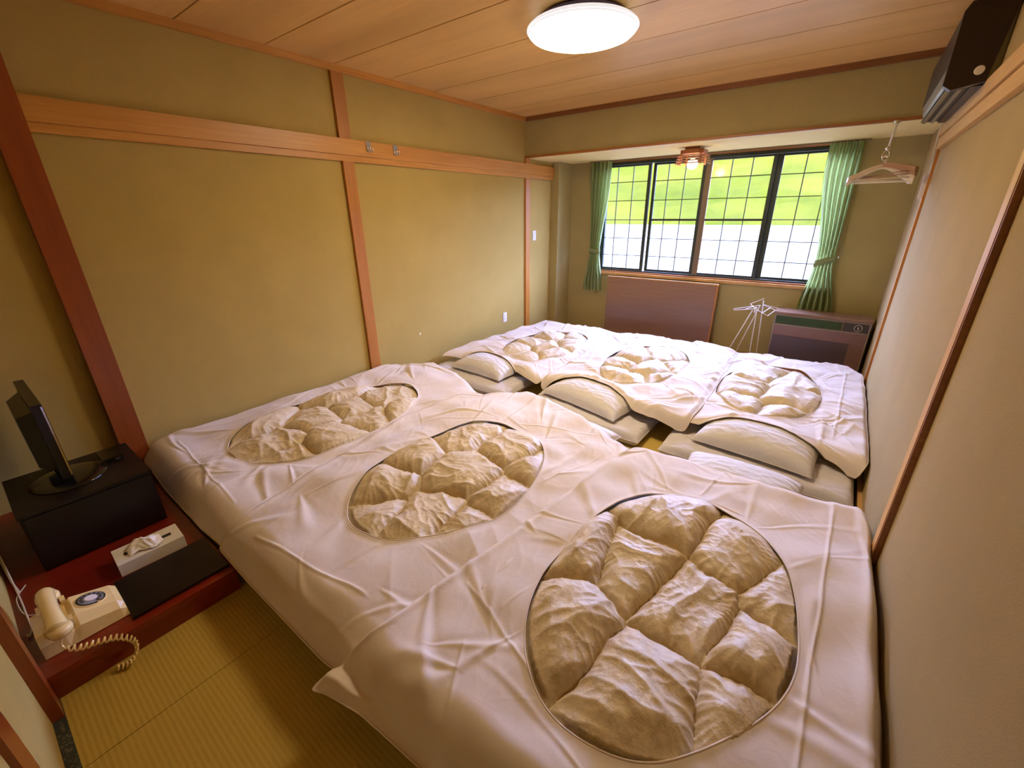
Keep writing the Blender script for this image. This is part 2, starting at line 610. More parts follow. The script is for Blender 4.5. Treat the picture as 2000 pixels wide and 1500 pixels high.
for x0, x1 in ((0.02, .90), (.90, 1.78), (1.78, 2.66), (2.66, 3.545)):
    mat_piece(x0, x1, .43, 2.18, 'y')
    mat_piece(x0, x1, 2.18, 4.38, 'y')

# ------------------------------------------------------------------ outside
def outside():
    xs = np.linspace(-160, 170, 166); ys = np.linspace(66, 260, 98)
    X, Y = np.meshgrid(xs, ys)
    Z = -0.3 + 22 * sstep(66, 190, Y) + 2.0 * sstep(66, 72, Y) + perlin(X / 16, Y / 16, 3) * 2.0 * sstep(67, 85, Y) + perlin(X / 5, Y / 5, 4) * 1.6 * sstep(67, 75, Y)
    n, m = X.shape
    idx = np.arange(n * m).reshape(n, m)
    F = np.stack([idx[:-1, :-1], idx[:-1, 1:], idx[1:, 1:], idx[1:, :-1]], -1).reshape(-1, 4)
    o = mesh_np('hillside', np.stack([X, Y, Z], -1).reshape(-1, 3), F, M['hill'])
    o['kind'] = 'structure'
    for nm, y0, y1, mt in (('yard', 5.5, 38, 'yard'), ('field', 38, 70, 'field')):
        bm = B(); box(bm, -160, 170, y0, y1, -.6, -.25)
        g = obj(nm, bm, M[mt]); g['kind'] = 'structure'
outside()

# ------------------------------------------------------------------ window
win = structure('window_1')
fy0, fy1 = D2 + .02, D2 + .11
bm = B()
box(bm, WX0, WX1, fy0, fy1, WZ1 - .03, WZ1)
box(bm, WX0, WX1, fy0, fy1, WZ0, WZ0 + .028)
box(bm, WX0, WX0 + .03, fy0, fy1, WZ0 + .028, WZ1 - .03)
box(bm, WX1 - .03, WX1, fy0, fy1, WZ0 + .028, WZ1 - .03)
obj('window_frame', bm, M['alu'], win)
bx('window_sill', (WX0 - .05, WX1 + .05, D2 - .035, D2 + .02, WZ0 - .035, WZ0 - .005), M['light_wood'], win, bevel=.003)
bx('window_lining', (WX0, WX1, D2 - .01, D2 + .02, WZ0 - .004, WZ0 + .012), M['wood_x'], win)
bm = B()
box(bm, WX0 - .05, WX1 + .05, D2 - .02, D2 + .02, WZ1, WZ1 + .02)
obj('head_trim', bm, M['wood_x'], win)
ZH = [1.872, 1.661, 1.440, 1.223, 1.013]
def sash(gx0, gx1, sx0, sx1, y, bars, mid, matl, matr):
    z0, z1 = WZ0 + .03, WZ1 - .032
    g0, g1 = z0 + .025, z1 - .02
    bm = B()
    box(bm, sx0, gx0, y, y + .025, z0, z1)
    s = obj('sash', bm, matl, win)
    bm = B()
    box(bm, gx1, sx1, y, y + .025, z0, z1)
    obj('stile', bm, matr, s)
    bm = B()
    box(bm, gx0, gx1, y, y + .025, z0, g0)
    box(bm, gx0, gx1, y, y + .025, g1, z1)
    obj('rail', bm, matr, s)
    bx('pane', (gx0, gx1, y + .014, y + .018, g0, g1), M['glass'], s)
    for x in bars:
        bx('lattice_bar', (x - .0045, x + .0045, y + .004, y + .013, g0, g1), M['wire'], s)
    for k, z in enumerate(ZH):
        h = .011 if (mid and k == 2) else .0042
        bx('lattice_bar', (gx0, gx1, y + .003, y + .0125, z - h, z + h), M['wire'], s)
sash(.60, 1.112, .58, 1.150, D2 + .03, (.734, .931), False, M['alu'], M['alu'])
sash(1.200, 1.722, 1.166, 1.800, D2 + .062, (1.345, 1.534), True, M['alu'], M['alu'])
sash(1.825, 2.405, 1.765, 2.440, D2 + .03, (2.024, 2.221), True, M['alu_light'], M['alu'])
sash(2.492, 3.03, 2.425, 3.045, D2 + .062, (2.692, 2.889), False, M['alu'], M['alu'])

# ------------------------------------------------------------------ bedding
def resample(poly, n, closed=True):
    P = np.array(poly, float)
    Q = np.vstack([P, P[:1]]) if closed else P
    d = np.r_[0, np.cumsum(np.hypot(*np.diff(Q, axis=0).T))]
    t = np.linspace(0, d[-1], n, endpoint=not closed)
    return np.stack([np.interp(t, d, Q[:, 0]), np.interp(t, d, Q[:, 1])], -1)

def smooth_closed(P, it, keep=0.0):
    for _ in range(it):
        P = 0.5 * P + 0.25 * (np.roll(P, 1, 0) + np.roll(P, -1, 0))
    return P

# pillows: cx, cy, hx, hy, rot, z0, thickness
PIL = {
    'p2': (1.93, 2.05, .31, .19, -0.10, .10, .12),
    'p3': (2.99, 2.07, .30, .20, -0.02, .10, .135),
    'p1': (.62, 2.00, .30, .20, 0.0, .10, .13),
    'p4': (.635, 2.76, .32, .20, -0.06, .10, .15),
    'p5': (1.80, 2.69, .37, .22, -0.22, .10, .155),
    'p6': (3.00, 2.65, .34, .23, -0.10, .10, .155),
}
def pil_local(p, x, y):
    cx, cy, hx, hy, r, z0, T = p
    dx, dy = x - cx, y - cy
    u = (dx * math.cos(r) + dy * math.sin(r)) / hx
    v = (-dx * math.sin(r) + dy * math.cos(r)) / hy
    return u, v
def dome(p, x, y, grow=1.12):
    u, v = pil_local(p, x, y)
    u = np.clip(np.abs(u) / grow, 0, 1); v = np.clip(np.abs(v) / grow, 0, 1)
    return p[5] + p[6] * ((1 - u ** 2.6) * (1 - v ** 2.4)) ** 0.42
def smax(a, b, k=.03):
    h = np.clip(.5 + .5 * (a - b) / k, 0, 1)
    return b * (1 - h) + a * h + k * h * (1 - h)
def prof(d, w):
    t = np.clip(d / w, 0, 1)
    return np.sqrt(np.clip(1 - (1 - t) ** 2, 0, 1))

NFX = [0, .1, .37, .71, 1.12, 1.25, 1.48, 1.79, 2.02, 2.26, 2.38, 2.47, 2.74, 3.0, 3.25, 3.4, 3.5, 3.56]
NFY = [1.9, 2.15, 2.36, 2.29, 2.10, 2.09, 2.28, 2.22, 2.12, 2.01, 1.97, 1.93, 1.97, 1.97, 1.96, 1.99, 2.02, 1.93]
def h_near(x, y):
    yf = np.interp(x, NFX, NFY)
    pn = prof(y - .150, .15) ** 1.15
    pf = prof(yf - y, .10)
    pl = .70 + .30 * prof(x, .10)
    pr_ = prof(3.575 - x, .06)
    top = .262 - .022 * np.exp(-((x - 1.19) / .10) ** 2) - .022 * np.exp(-((x - 2.28) / .12) ** 2)
    top = top + perlin(x * 2.6 + 5, y * 2.6, 11) * .030 + perlin(x * 5.2, y * 5.2, 12) * .020
    z = .012 + (top - .012) * pn * pr_ * pl
    zf = .105 + .0 * x
    z = np.where(y > 1.5, np.minimum(z, zf + (np.maximum(z, zf) - zf) * pf), z)
    for k in ('p1', 'p2', 'p3'):
        p = PIL[k]
        w = sstep(yf, yf - .02, y)
        z = smax(z, dome(p, x, y, 1.3) + .012 - .05 * (1 - w), .03)
    # flap of the right-hand duvet's near corner
    z = z + .055 * np.exp(-((x - 2.21) ** 2 / .075 ** 2 + (y - .13) ** 2 / .07 ** 2))
    return z

FNX = [0, .127, .25, .47, .83, 1.0, 1.32, 1.49, 1.66, 1.92, 2.17, 2.36, 2.57, 2.7, 2.85, 3.09, 3.25, 3.39, 3.53, 3.6]
FNY = [2.62, 2.645, 2.78, 2.90, 2.80, 2.74, 2.62, 2.70, 2.77, 2.71, 2.58, 2.525, 2.56, 2.62, 2.70, 2.70, 2.63, 2.61, 2.56, 2.48]
def h_far(x, y):
    yn = np.interp(x, FNX, FNY)
    pn = prof(y - yn + .012, .12)
    pf = prof(4.52 - y, .12)
    pr_ = prof(3.59 - x, .07)
    pl = .6 + .4 * prof(x - .02, .2)
    top = .222 - .02 * np.exp(-((x - 1.27) / .10) ** 2) - .02 * np.exp(-((x - 2.56) / .10) ** 2)
    top = top + perlin(x * 3 + 9, y * 3, 21) * .026 + perlin(x * 6, y * 6, 22) * .020
    z = .108 + (top - .108) * pn
    z = .012 + (z - .012) * pf * pr_ * pl
    for k in ('p4', 'p5', 'p6'):
        z = smax(z, dome(PIL[k], x, y, 1.07) + .006, .015)
    return z

def sheet_wrinkle(x, y, c, seed, amp, count=46):
    dx, dy = x - c[0], y - c[1]
    a = np.arctan2(dy, dx); r = np.hypot(dx, dy)
    wx = x + .08 * perlin(x * 3, y * 3, seed + 1); wy = y + .08 * perlin(x * 3 + 9, y * 3, seed + 2)
    mask = np.clip(.5 + 1.6 * perlin(x * 2.1, y * 2.1, seed + 4), 0, 1)
    rad = ridged(a * 2.2, r * .9 + 4, seed + 3)                        # broad folds radiating from the opening
    fine = ridged(wx * 14 + wy * 5, wy * 7, seed + 7)
    z = 1.5 * rad * mask + .22 * fine * (1 - mask)
    z = amp * z
    rs = np.random.RandomState(seed)
    x0, x1, y0, y1 = x.min(), x.max(), y.min(), y.max()
    for i in range(count):
        px, py = rs.uniform(x0, x1), rs.uniform(y0, y1)
        ar = math.atan2(py - c[1], px - c[0])
        th = ar + rs.normal(0, .35) if rs.rand() < .55 else ar + PI / 2 + rs.normal(0, .4)
        if rs.rand() < .2: th = rs.uniform(0, PI)
        L = rs.uniform(.08, .32); w = rs.uniform(.006, .022); h = w * rs.uniform(.18, .42) * (1.5 if count > 80 else 1.0); cv = rs.normal(0, .5)
        ux, uy = math.cos(th), math.sin(th)
        s_ = (x - px) * ux + (y - py) * uy
        d = -(x - px) * uy + (y - py) * ux - cv * s_ * s_
        w2 = w * (1 + .7 * s_ / L)
        w2 = np.clip(w2, .004, None)
        z = z + h * (np.exp(-(d / w2) ** 2) - .5 * np.exp(-((d - 1.8 * w2) / (1.4 * w2)) ** 2)) * np.exp(-(s_ / L) ** 4)
    return z

def make_duvet(label, poly, hole, hfun, layer, cells, seed, NT, NR, qres, amp, creases=(), free=()):
    cx, cy, ha, hb, rot = hole
    root = thing('duvet', label, 'duvet', (cx, cy, .1), 'duvets laid out on the futons')
    out = smooth_closed(resample(poly, NT), 10)
    # rotate list so angle starts anywhere; star shaped about the hole centre
    dx, dy = out[:, 0] - cx, out[:, 1] - cy
    ang = np.arctan2(dy, dx) - rot
    e = 2.2
    rr = (np.abs(np.cos(ang) / ha) ** e + np.abs(np.sin(ang) / hb) ** e) ** (-1 / e)
    rr = rr * (1 + .025 * np.sin(3 * ang + seed) + .015 * np.sin(5 * ang + 2 * seed))
    hx = cx + rr * np.cos(ang + rot); hy = cy + rr * np.sin(ang + rot)
    t = np.linspace(0, 1, NR)[:, None]
    t = t ** 0.95
    X = hx[None] * (1 - t) + out[None, :, 0] * t
    Y = hy[None] * (1 - t) + out[None, :, 1] * t
    L = np.hypot(out[:, 0] - hx, out[:, 1] - hy)[None]
    din = (1 - t) * L                                                    # distance from the outer edge
    Z = hfun(X, Y) + layer * (.25 + .75 * sstep(0, .06, din)) + .002
    calm = sstep(0, .05, t * L) * .8 + .2
    Z = Z + (sheet_wrinkle(X, Y, (cx, cy), seed, amp, 95 if hfun is h_far else 60)) * calm * (.35 + .65 * sstep(0, .04, din))
    Z = Z + .004 * np.exp(-(t * L / .015) ** 2) + (.007 * np.exp(-((din - .045) / .025) ** 2) if layer > 0 else 0)
    for (x0, y0, x1, y1, h) in creases:
        ux, uy = x1 - x0, y1 - y0; ln = math.hypot(ux, uy); ux /= ln; uy /= ln
        s = (X - x0) * ux + (Y - y0) * uy
        d = -(X - x0) * uy + (Y - y0) * ux + .008 * perlin(s * 4, s * 0, seed)
        Z = Z + h * np.exp(-(d / .006) ** 2) * sstep(-.03, .03, s) * sstep(ln + .03, ln - .03, s)
    Z = np.maximum(Z, .004)
    V = np.stack([X, Y, Z], -1).reshape(-1, 3)
    idx = np.arange(NR * NT).reshape(NR, NT)
    a, b = idx[:-1], idx[1:]
    F = np.stack([a, b, np.roll(b, -1, 1), np.roll(a, -1, 1)], -1).reshape(-1, 4)
    # orientation upward
    v = V[F[0]]
    if np.cross(v[1] - v[0], v[2] - v[0])[2] < 0:
        F = F[:, ::-1]
    cov = mesh_np('duvet_cover', V, F, M['sheet'], root)
    # stitched hem round the opening
    bm = B()
    st = max(1, NT // 260)
    tube(bm, [(float(hx[i]), float(hy[i]), float(Z[0, i]) - .001) for i in range(0, NT, st)], .0032, 6, closed=True)
    hem = obj('opening_hem', bm, M['sheet'], cov, smooth=True)
    bm = B()
    tube(bm, [(float(X[-1, i]), float(Y[-1, i]), float(Z[-1, i]) + .001) for i in range(0, NT, st)], .003, 5, closed=True)
    obj('edge_hem', bm, M['sheet'], cov, smooth=True)
    # quilt
    g = 1.13
    xs = np.arange(cx - ha * g * 1.05, cx + ha * g * 1.05, qres)
    ys = np.arange(cy - hb * g * 1.05, cy + hb * g * 1.05, qres)
    QX, QY = np.meshgrid(xs, ys)
    dx, dy = QX - cx, QY - cy
    al = np.arctan2(dy, dx) - rot
    R = (np.abs(np.cos(al) / ha) ** e + np.abs(np.sin(al) / hb) ** e) ** (-1 / e)
    rho = np.hypot(dx, dy) / R
    wx = QX + .035 * perlin(QX * 5, QY * 5, seed + 31); wy = QY + .035 * perlin(QX * 5 + 7, QY * 5, seed + 32)
    C = np.array(cells)
    D = np.sqrt((wx[..., None] - C[:, 0]) ** 2 * 1.25 + (wy[..., None] - C[:, 1]) ** 2 * .85)
    order = np.argsort(D, -1)
    D1_ = np.take_along_axis(D, order[..., :1], -1)[..., 0]
    D2_ = np.take_along_axis(D, order[..., 1:2], -1)[..., 0]
    near = C[order[..., 0]]
    ed = D2_ - D1_
    puff = (1 - np.exp(-ed / .085)) ** .62
    ph = order[..., 0] * 2.39 + seed
    ca, sa = np.cos(ph), np.sin(ph)
    lx = (wx - near[..., 0]); ly = (wy - near[..., 1])
    rx = lx * ca - ly * sa + ph; ry = lx * sa + ly * ca
    aa = np.arctan2(ly, lx); ra = np.hypot(lx, ly)
    f1 = ridged(rx * 3.2, ry * 9 + ph, seed + 33)
    f2 = ridged(rx * 7 + 3, ry * 5 + ph, seed + 34)
    f3 = ridged(rx * 15, ry * 20 + ph, seed + 35)
    pleat = ridged(aa * 3.3 + ph, ra * 3 + ph, seed + 36) * np.exp(-ed / .06)
    env = .40 + .60 * sstep(1.03, .82, rho)
    cellh = .014 * np.sin(order[..., 0] * 2.4 + seed)
    QZ = hfun(QX, QY) + layer - .014 + .080 * (puff - .42) * env + cellh * puff * env + (
        .011 * f1 + .008 * f2 * (1 - .5 * puff) + .0035 * f3 + .012 * pleat) * env
    QZ = np.where(rho > .98, np.minimum(QZ, hfun(QX, QY) + layer * .9 - .004 - .03 * (rho - .98) / .1), QZ)
    keep = rho < g
    n, m = QX.shape
    idx = np.arange(n * m).reshape(n, m)
    F = np.stack([idx[:-1, :-1], idx[:-1, 1:], idx[1:, 1:], idx[1:, :-1]], -1).reshape(-1, 4)
    ok = keep.ravel()[F].all(1)
    F = F[ok]
    used = np.unique(F); remap = np.zeros(n * m, int); remap[used] = np.arange(len(used))
    V = np.stack([QX, QY, QZ], -1).reshape(-1, 3)[used]
    mesh_np('quilt', V, remap[F], M['quilt'], root)
    return root

make_duvet('white duvet with tan quilted window against the left wall beside the black television cabinet',
    [(.035, .20), (.10, .185), (.5, .172), (1.0, .168), (1.34, .185), (1.40, .5), (1.40, 1.3), (1.40, 1.95), (1.28, 2.09), (1.12, 2.10), (.9, 2.22), (.71, 2.29), (.5, 2.36), (.37, 2.365), (.2, 2.25), (.07, 2.08), (.03, 1.7), (.03, 1.0)],
    (.655, 1.10, .395, .645, 0.0), h_near, .0,
    [(.657, .69), (.588, 1.028), (.36, 1.34), (.654, 1.50), (.952, 1.469), (.929, .966), (.87, 1.24), (.36, .72), (.93, .62), (.62, 1.26)], 3, 760, 84, .0055, .007,
    creases=((.9, .2, .95, .5, .004), (.2, .35, 1.1, .3, .003)))
make_duvet('white duvet with tan quilted window, middle of the three in front by the red plinth',
    [(1.20, .165), (1.5, .158), (1.9, .157), (2.3, .16), (2.42, .2), (2.45, .6), (2.48, 1.3), (2.50, 1.75), (2.38, 1.97), (2.26, 2.01), (2.02, 2.12), (1.79, 2.22), (1.6, 2.27), (1.48, 2.28), (1.35, 2.17), (1.25, 2.07), (1.09, 1.87), (1.02, 1.40), (1.12, .75), (1.21, .30)],
    (1.80, 1.11, .405, .575, 0.05), h_near, .013,
    [(1.467, 1.095), (1.546, 1.413), (1.899, 1.46), (1.85, 1.13), (2.161, 1.079), (1.559, .767), (1.937, .76), (2.139, .801), (2.16, 1.38), (1.70, .60)], 8, 860, 96, .0050, .007,
    creases=((1.45, .25, 2.1, .33, .005), (1.75, 1.75, 2.2, 1.9, .003), (2.22, 1.3, 2.33, 1.7, .003)))
make_duvet('largest white duvet with tan quilted window in the foreground along the right wall',
    [(2.15, .075), (2.24, .10), (2.33, .135), (2.6, .152), (3.1, .157), (3.50, .157), (3.556, .25), (3.558, .7), (3.558, 1.3), (3.556, 1.85), (3.50, 2.02), (3.40, 1.99), (3.25, 1.96), (3.0, 1.97), (2.74, 1.97), (2.47, 1.925), (2.40, 1.716), (2.30, 1.08), (2.235, .51), (2.215, .28)],
    (2.94, .985, .395, .585, -0.05), h_near, .026,
    [(2.832, 1.37), (3.12, 1.32), (2.80, 1.05), (2.70, .70), (3.045, .985), (3.25, .92), (3.03, .60), (3.30, 1.20), (2.60, .98), (3.25, .66)], 14, 900, 110, .0045, .006,
    creases=((3.36, .3, 3.40, 1.85, .006), (2.35, .6, 2.75, .45, .004), (2.9, 1.62, 2.95, 2.0, .004), (2.5, .42, 2.62, .2, .004)))
make_duvet('small far white duvet with quilted window in the corner by the left wall',
    [(.10, 2.64), (.25, 2.78), (.47, 2.90), (.83, 2.80), (1.0, 2.74), (1.32, 2.62), (1.42, 2.9), (1.40, 3.6), (1.34, 4.40), (1.18, 4.47), (.8, 4.50), (.44, 4.515), (.24, 4.46), (.20, 3.9), (.18, 3.5), (.11, 2.9)],
    (.84, 3.48, .36, .58, 0.0), h_far, .0,
    [(.711, 3.80), (.675, 3.2), (1.062, 3.62), (.865, 3.00), (1.09, 3.22), (.665, 3.50), (.95, 3.95), (.88, 3.42)], 23, 560, 60, .009, .007)
make_duvet('far white duvet with quilted window at the right corner in front of the brown heater',
    [(2.50, 2.57), (2.7, 2.62), (2.85, 2.70), (3.09, 2.70), (3.25, 2.63), (3.39, 2.61), (3.53, 2.54), (3.553, 2.60), (3.556, 3.1), (3.55, 3.8), (3.535, 4.25), (3.40, 4.44), (3.0, 4.50), (2.6, 4.50), (2.45, 4.46), (2.44, 3.6)],
    (2.94, 3.47, .35, .60, 0.0), h_far, .0,
    [(2.819, 3.85), (2.759, 3.42), (2.775, 3.02), (3.12, 3.75), (3.12, 3.36), (3.10, 2.97)], 29, 560, 60, .009, .006,
    creases=((3.38, 2.8, 3.42, 4.3, .006),))
make_duvet('far white duvet with quilted window, between the left and right ones below the window',
    [(1.335, 2.61), (1.49, 2.70), (1.66, 2.765), (1.92, 2.71), (2.17, 2.58), (2.36, 2.525), (2.585, 2.545), (2.60, 2.85), (2.57, 3.6), (2.545, 4.40), (2.3, 4.47), (1.8, 4.46), (1.35, 4.45), (1.20, 4.36), (1.245, 3.8), (1.325, 3.0)],
    (1.93, 3.47, .34, .60, 0.0), h_far, .013,
    [(1.775, 3.10), (1.78, 3.60), (2.019, 3.84), (1.985, 2.98), (2.03, 3.35), (2.20, 3.62), (2.20, 3.15), (1.72, 3.36)], 37, 600, 60, .009, .009)

# mattress futons
def make_futon(label, x0, x1, y0, y1, h, seed, n=90):
    u = np.linspace(-1, 1, n)
    # rounded slab: top and bottom sheets
    m2 = int(n * (y1 - y0) / (x1 - x0)); v = np.linspace(-1, 1, m2)
    U, Vv = np.meshgrid(u, v)
    cx, cy, hx, hy = (x0 + x1) / 2, (y0 + y1) / 2, (x1 - x0) / 2, (y1 - y0) / 2
    du = (1 - np.abs(U)) * hx; dv = (1 - np.abs(Vv)) * hy
    pin = .018 * np.exp(-(du / .12) ** 2) * np.exp(-(dv / .12) ** 2)
    X = cx + U * hx; Y = cy + Vv * hy
    P = prof(du + .001, .045) * prof(dv + .001, .045)
    wr = ridged(X * 8 + Y * 3, Y * 16 - X * 3, seed) * .006 + perlin(X * 4, Y * 4, seed + 1) * .010
    zt = h * (.5 + .5 * P) + wr * P - pin
    zb = .004 + h * .5 * (1 - P)
    zt = np.where((du < 1e-6) | (dv < 1e-6), h * .5, zt); zb = np.where((du < 1e-6) | (dv < 1e-6), h * .5, zb)
    idx = np.arange(m2 * n).reshape(m2, n)
    F = np.stack([idx[:-1, :-1], idx[:-1, 1:], idx[1:, 1:], idx[1:, :-1]], -1).reshape(-1, 4)
    V = np.concatenate([np.stack([X, Y, zt], -1).reshape(-1, 3), np.stack([X, Y, zb], -1).reshape(-1, 3)])
    F2 = F[:, ::-1] + m2 * n
    root = thing('mattress_futon', label, 'futon mattress', (cx, cy, 0), 'futon mattresses under the duvets')
    s = mesh_np('mattress', V, np.concatenate([F, F2]), M['mattress'], root)
    bm = B()
    rim = [(x, y, h * .5) for x, y in resample([(x0, y0), (x1, y0), (x1, y1), (x0, y1)], 120)]
    tube(bm, rim, .003, 5, closed=True)
    obj('seam_piping', bm, M['mattress'], s, smooth=True)
    return root
make_futon('white futon mattress under the far duvet by the left wall', .06, 1.10, 2.42, 4.38, .10, 41)
make_futon('white futon mattress showing below the central far duvet beside bare tatami', 1.33, 2.33, 2.33, 4.38, .10, 43)
make_futon('white futon mattress under the far duvet by the right wall', 2.47, 3.52, 2.33, 4.38, .10, 47)
make_futon('white futon mattress under the front middle duvet, its corner by bare tatami', 1.30, 2.30, .30, 2.13, .095, 53)
make_futon('white futon mattress under the foreground duvet by the right wall', 2.46, 3.50, .30, 2.09, .095, 59)
make_futon('white futon mattress under the front duvet against the left wall', .10, 1.16, .30, 2.02, .095, 61)

def make_pillow(key, label):
    p = PIL[key]
    cx, cy, hx, hy, r, z0, T = p
    n, m = 72, 52
    u = np.linspace(-1, 1, n); v = np.linspace(-1, 1, m)
    U, Vv = np.meshgrid(u, v)
    sx = 1 - .05 * (1 - Vv ** 2); sy = 1 - .07 * (1 - U ** 2)
    LX = U * hx * sx; LY = Vv * hy * sy
    P = ((1 - np.abs(U) ** 2.6) * (1 - np.abs(Vv) ** 2.4)) ** .42
    corner = np.exp(-((1 - np.abs(U)) / .22) ** 2)
    sd = int(cx * 100)
    wr = ridged(LX * 10, LY * 22, sd) * .004 * P + corner * .006 * np.sin(LY * 120) * P
    top = z0 + .03 + (T - .035) * P + wr * sstep(0, .3, P)
    bot = z0 + .03 - .026 * P
    X = cx + LX * math.cos(r) - LY * math.sin(r); Y = cy + LX * math.sin(r) + LY * math.cos(r)
    idx = np.arange(m * n).reshape(m, n)
    F = np.stack([idx[:-1, :-1], idx[:-1, 1:], idx[1:, 1:], idx[1:, :-1]], -1).reshape(-1, 4)
    V = np.concatenate([np.stack([X, Y, top], -1).reshape(-1, 3), np.stack([X, Y, bot], -1).reshape(-1, 3)])
    o = mesh_np('pillow', V, np.concatenate([F, F[:, ::-1] + m * n]), M['pillow'])
    tag(o, label, 'pillow', 'white pillows at the heads of the futons')
    bm = B()
    rim = []
    for i in range(n): rim.append((0, i))
    for j in range(1, m): rim.append((j, n - 1))
    for i in range(n - 2, -1, -1): rim.append((m - 1, i))
    for j in range(m - 2, 0, -1): rim.append((j, 0))
    tube(bm, [(float(X[j, i]), float(Y[j, i]), z0 + .03) for j, i in rim], .0025, 5, closed=True)
    obj('pillow_seam', bm, M['pillow'], o, smooth=True)
make_pillow('p4', 'white pillow tucked under the far duvet nearest the left wall')
make_pillow('p5', 'white pillow, central one of the far row, tilted beside bare tatami')
make_pillow('p6', 'white pillow under the far duvet nearest the right wall')
make_pillow('p3', 'white pillow edge peeking from under the foreground duvet')
make_pillow('p2', 'white pillow corner peeking past the head of the front middle duvet')

# ------------------------------------------------------------------ alcove plinth and what stands on it
pl = thing('alcove_plinth', 'low red lacquered plinth board in the left corner under the television', 'platform', (.7, -.15, 0))
bx('plinth_body', (0.0, 1.37, YN, .163, 0, .085), M['plinth'], pl)
bx('plinth_top', (0.0, 1.378, YN, .165, .086, .11), M['plinth'], pl, bevel=.004)

cb = thing('television_cabinet', 'black wooden cabinet box on the red plinth carrying the television', 'cabinet', (.53, -.115, .11))
bx('cabinet_body', (.30, .725, -.335, .105, .112, .385), M['black_wood'], cb, bevel=.004)
bx('cabinet_top', (.295, .737, -.34, .11, .386, .40), M['black_wood'], cb, bevel=.004)
bx('cabinet_door', (.726, .733, -.328, .098, .125, .378), M['black_wood'], cb, bevel=.002)

tv = thing('television', 'small black flat television seen edge-on in the left corner', 'television', (.38, -.17, .40))
bm = B(); box(bm, .10, .60, -.165, -.13, .44, .80); obj('screen_housing', bm, M['black'], tv, bevel=.01)
bm = B()
v = box(bm, .16, .55, -.215, -.166, .47, .76)
for a in v:
    if a.co.y < -.2:
        a.co.x = .355 + (a.co.x - .355) * .8; a.co.z = .61 + (a.co.z - .61) * .85
obj('rear_housing', bm, M['black'], tv, bevel=.008)
bx('bezel_edge', (.598, .603, -.137, -.131, .45, .79), M['metal'], tv)
bx('screen', (.12, .58, -.1305, -.128, .47, .78), M['gloss_black'], tv)
bm = B(); box(bm, .33, .41, -.175, -.145, .41, .47); obj('stand_neck', bm, M['gloss_black'], tv, bevel=.005)
bm = B()
lathe(bm, [(.02, .020), (.10, .014), (.15, .006), (.155, .001), (.0001 + .15, .0005)], (0, 0, 0), 40)
for a in bm.verts:
    a.co = Vector((.50 + a.co.x * .95, -.14 + a.co.y * .9, .401 + a.co.z))
obj('stand_base', bm, M['gloss_black'], tv, smooth=True)
bm = B()
box(bm, .36, .50, -.015, .06, .4005, .425)
rb = obj('set_top_receiver', bm, M['gloss_black'], bevel=.004)
tag(rb, 'tiny glossy black receiver box at the back of the television cabinet', 'receiver')
bx('receiver_light', (.4995, .502, .03, .05, .408, .418), M['metal'], rb)

# tissue box
tb = thing('tissue_box', 'white tissue box with a tissue pulled out on the red plinth', 'tissue box', (.965, -.025, .11))
mt = Matrix.Translation((.967, -.024, 0)) @ Matrix.Rotation(-.04, 4, 'Z')
bm = B(); box(bm, -.068, .068, -.118, .118, .111, .168, m=mt); obj('carton', bm, M['carton'], tb, bevel=.002)
bm = B(); box(bm, -.011, .011, -.085, .085, .1682, .1690, m=mt); obj('slot', bm, M['dark_hole'], tb)
xs = np.linspace(-1, 1, 26); X_, Y_ = np.meshgrid(xs, xs)
tx = .967 + X_ * .028 * (1.2 - .5 * Y_ ** 2) + .012 * np.sin(Y_ * 4) + .015 * X_
ty = -.035 + Y_ * .062
tz = .1695 + .034 * (1 - X_ ** 2) * (1 - Y_ ** 2) ** .6 + .010 * ridged(X_ * 2 + 3, Y_ * 2.5, 5) * (1 - Y_ ** 2)
idx = np.arange(26 * 26).reshape(26, 26)
F = np.stack([idx[:-1, :-1], idx[:-1, 1:], idx[1:, 1:], idx[1:, :-1]], -1).reshape(-1, 4)
mesh_np('tissue', np.stack([tx, ty, tz], -1).reshape(-1, 3), F, M['paper'], tb)

# black leatherette folder
fo = thing('desk_folder', 'flat black folder lying between the telephone and the tissue box', 'folder', (1.19, -.01, .11))
bx('folder_cover', (1.055, 1.335, -.178, .155, .1105, .122), M['black_wood'], fo, bevel=.003)
bx('folder_spine', (1.325, 1.338, -.176, .153, .1225, .126), M['black'], fo)

# telephone
ph = thing('rotary_telephone', 'cream rotary dial telephone at the near end of the red plinth', 'telephone', (1.18, -.30, .11))
bm = B()
# wedge: x 1.085..1.275, rear y -.41, front y -.19
x0, x1 = 1.09, 1.29
P = {}
sect = [(-.408, .078), (-.345, .086), (-.32, .074), (-.302, .090), (-.195, .058), (-.178, .040)]
rings = []
for y, h in sect:
    ins = .012 if y > -.33 else .004
    rings.append([bm.verts.new(q) for q in ((x0, y, .113), (x1, y, .113), (x1 - ins, y, .113 + h * .62), (x1 - .028 - ins, y, .113 + h), (x0 + .028 + ins, y, .113 + h), (x0 + ins, y, .113 + h * .62))])
for a, b in zip(rings, rings[1:]):
    for k in range(6):
        bm.faces.new((a[k], a[(k + 1) % 6], b[(k + 1) % 6], b[k]))
bm.faces.new(rings[0][::-1]); bm.faces.new(rings[-1])
obj('body', bm, M['cream'], ph, bevel=.006)
# cradle horns
for x in (1.125, 1.262):
    for ya, yb in ((-.387, -.370), (-.324, -.310)):
        bx('cradle_horn', (x - .016, x + .016, ya, yb, .185, .21), M['cream'], ph, bevel=.003)
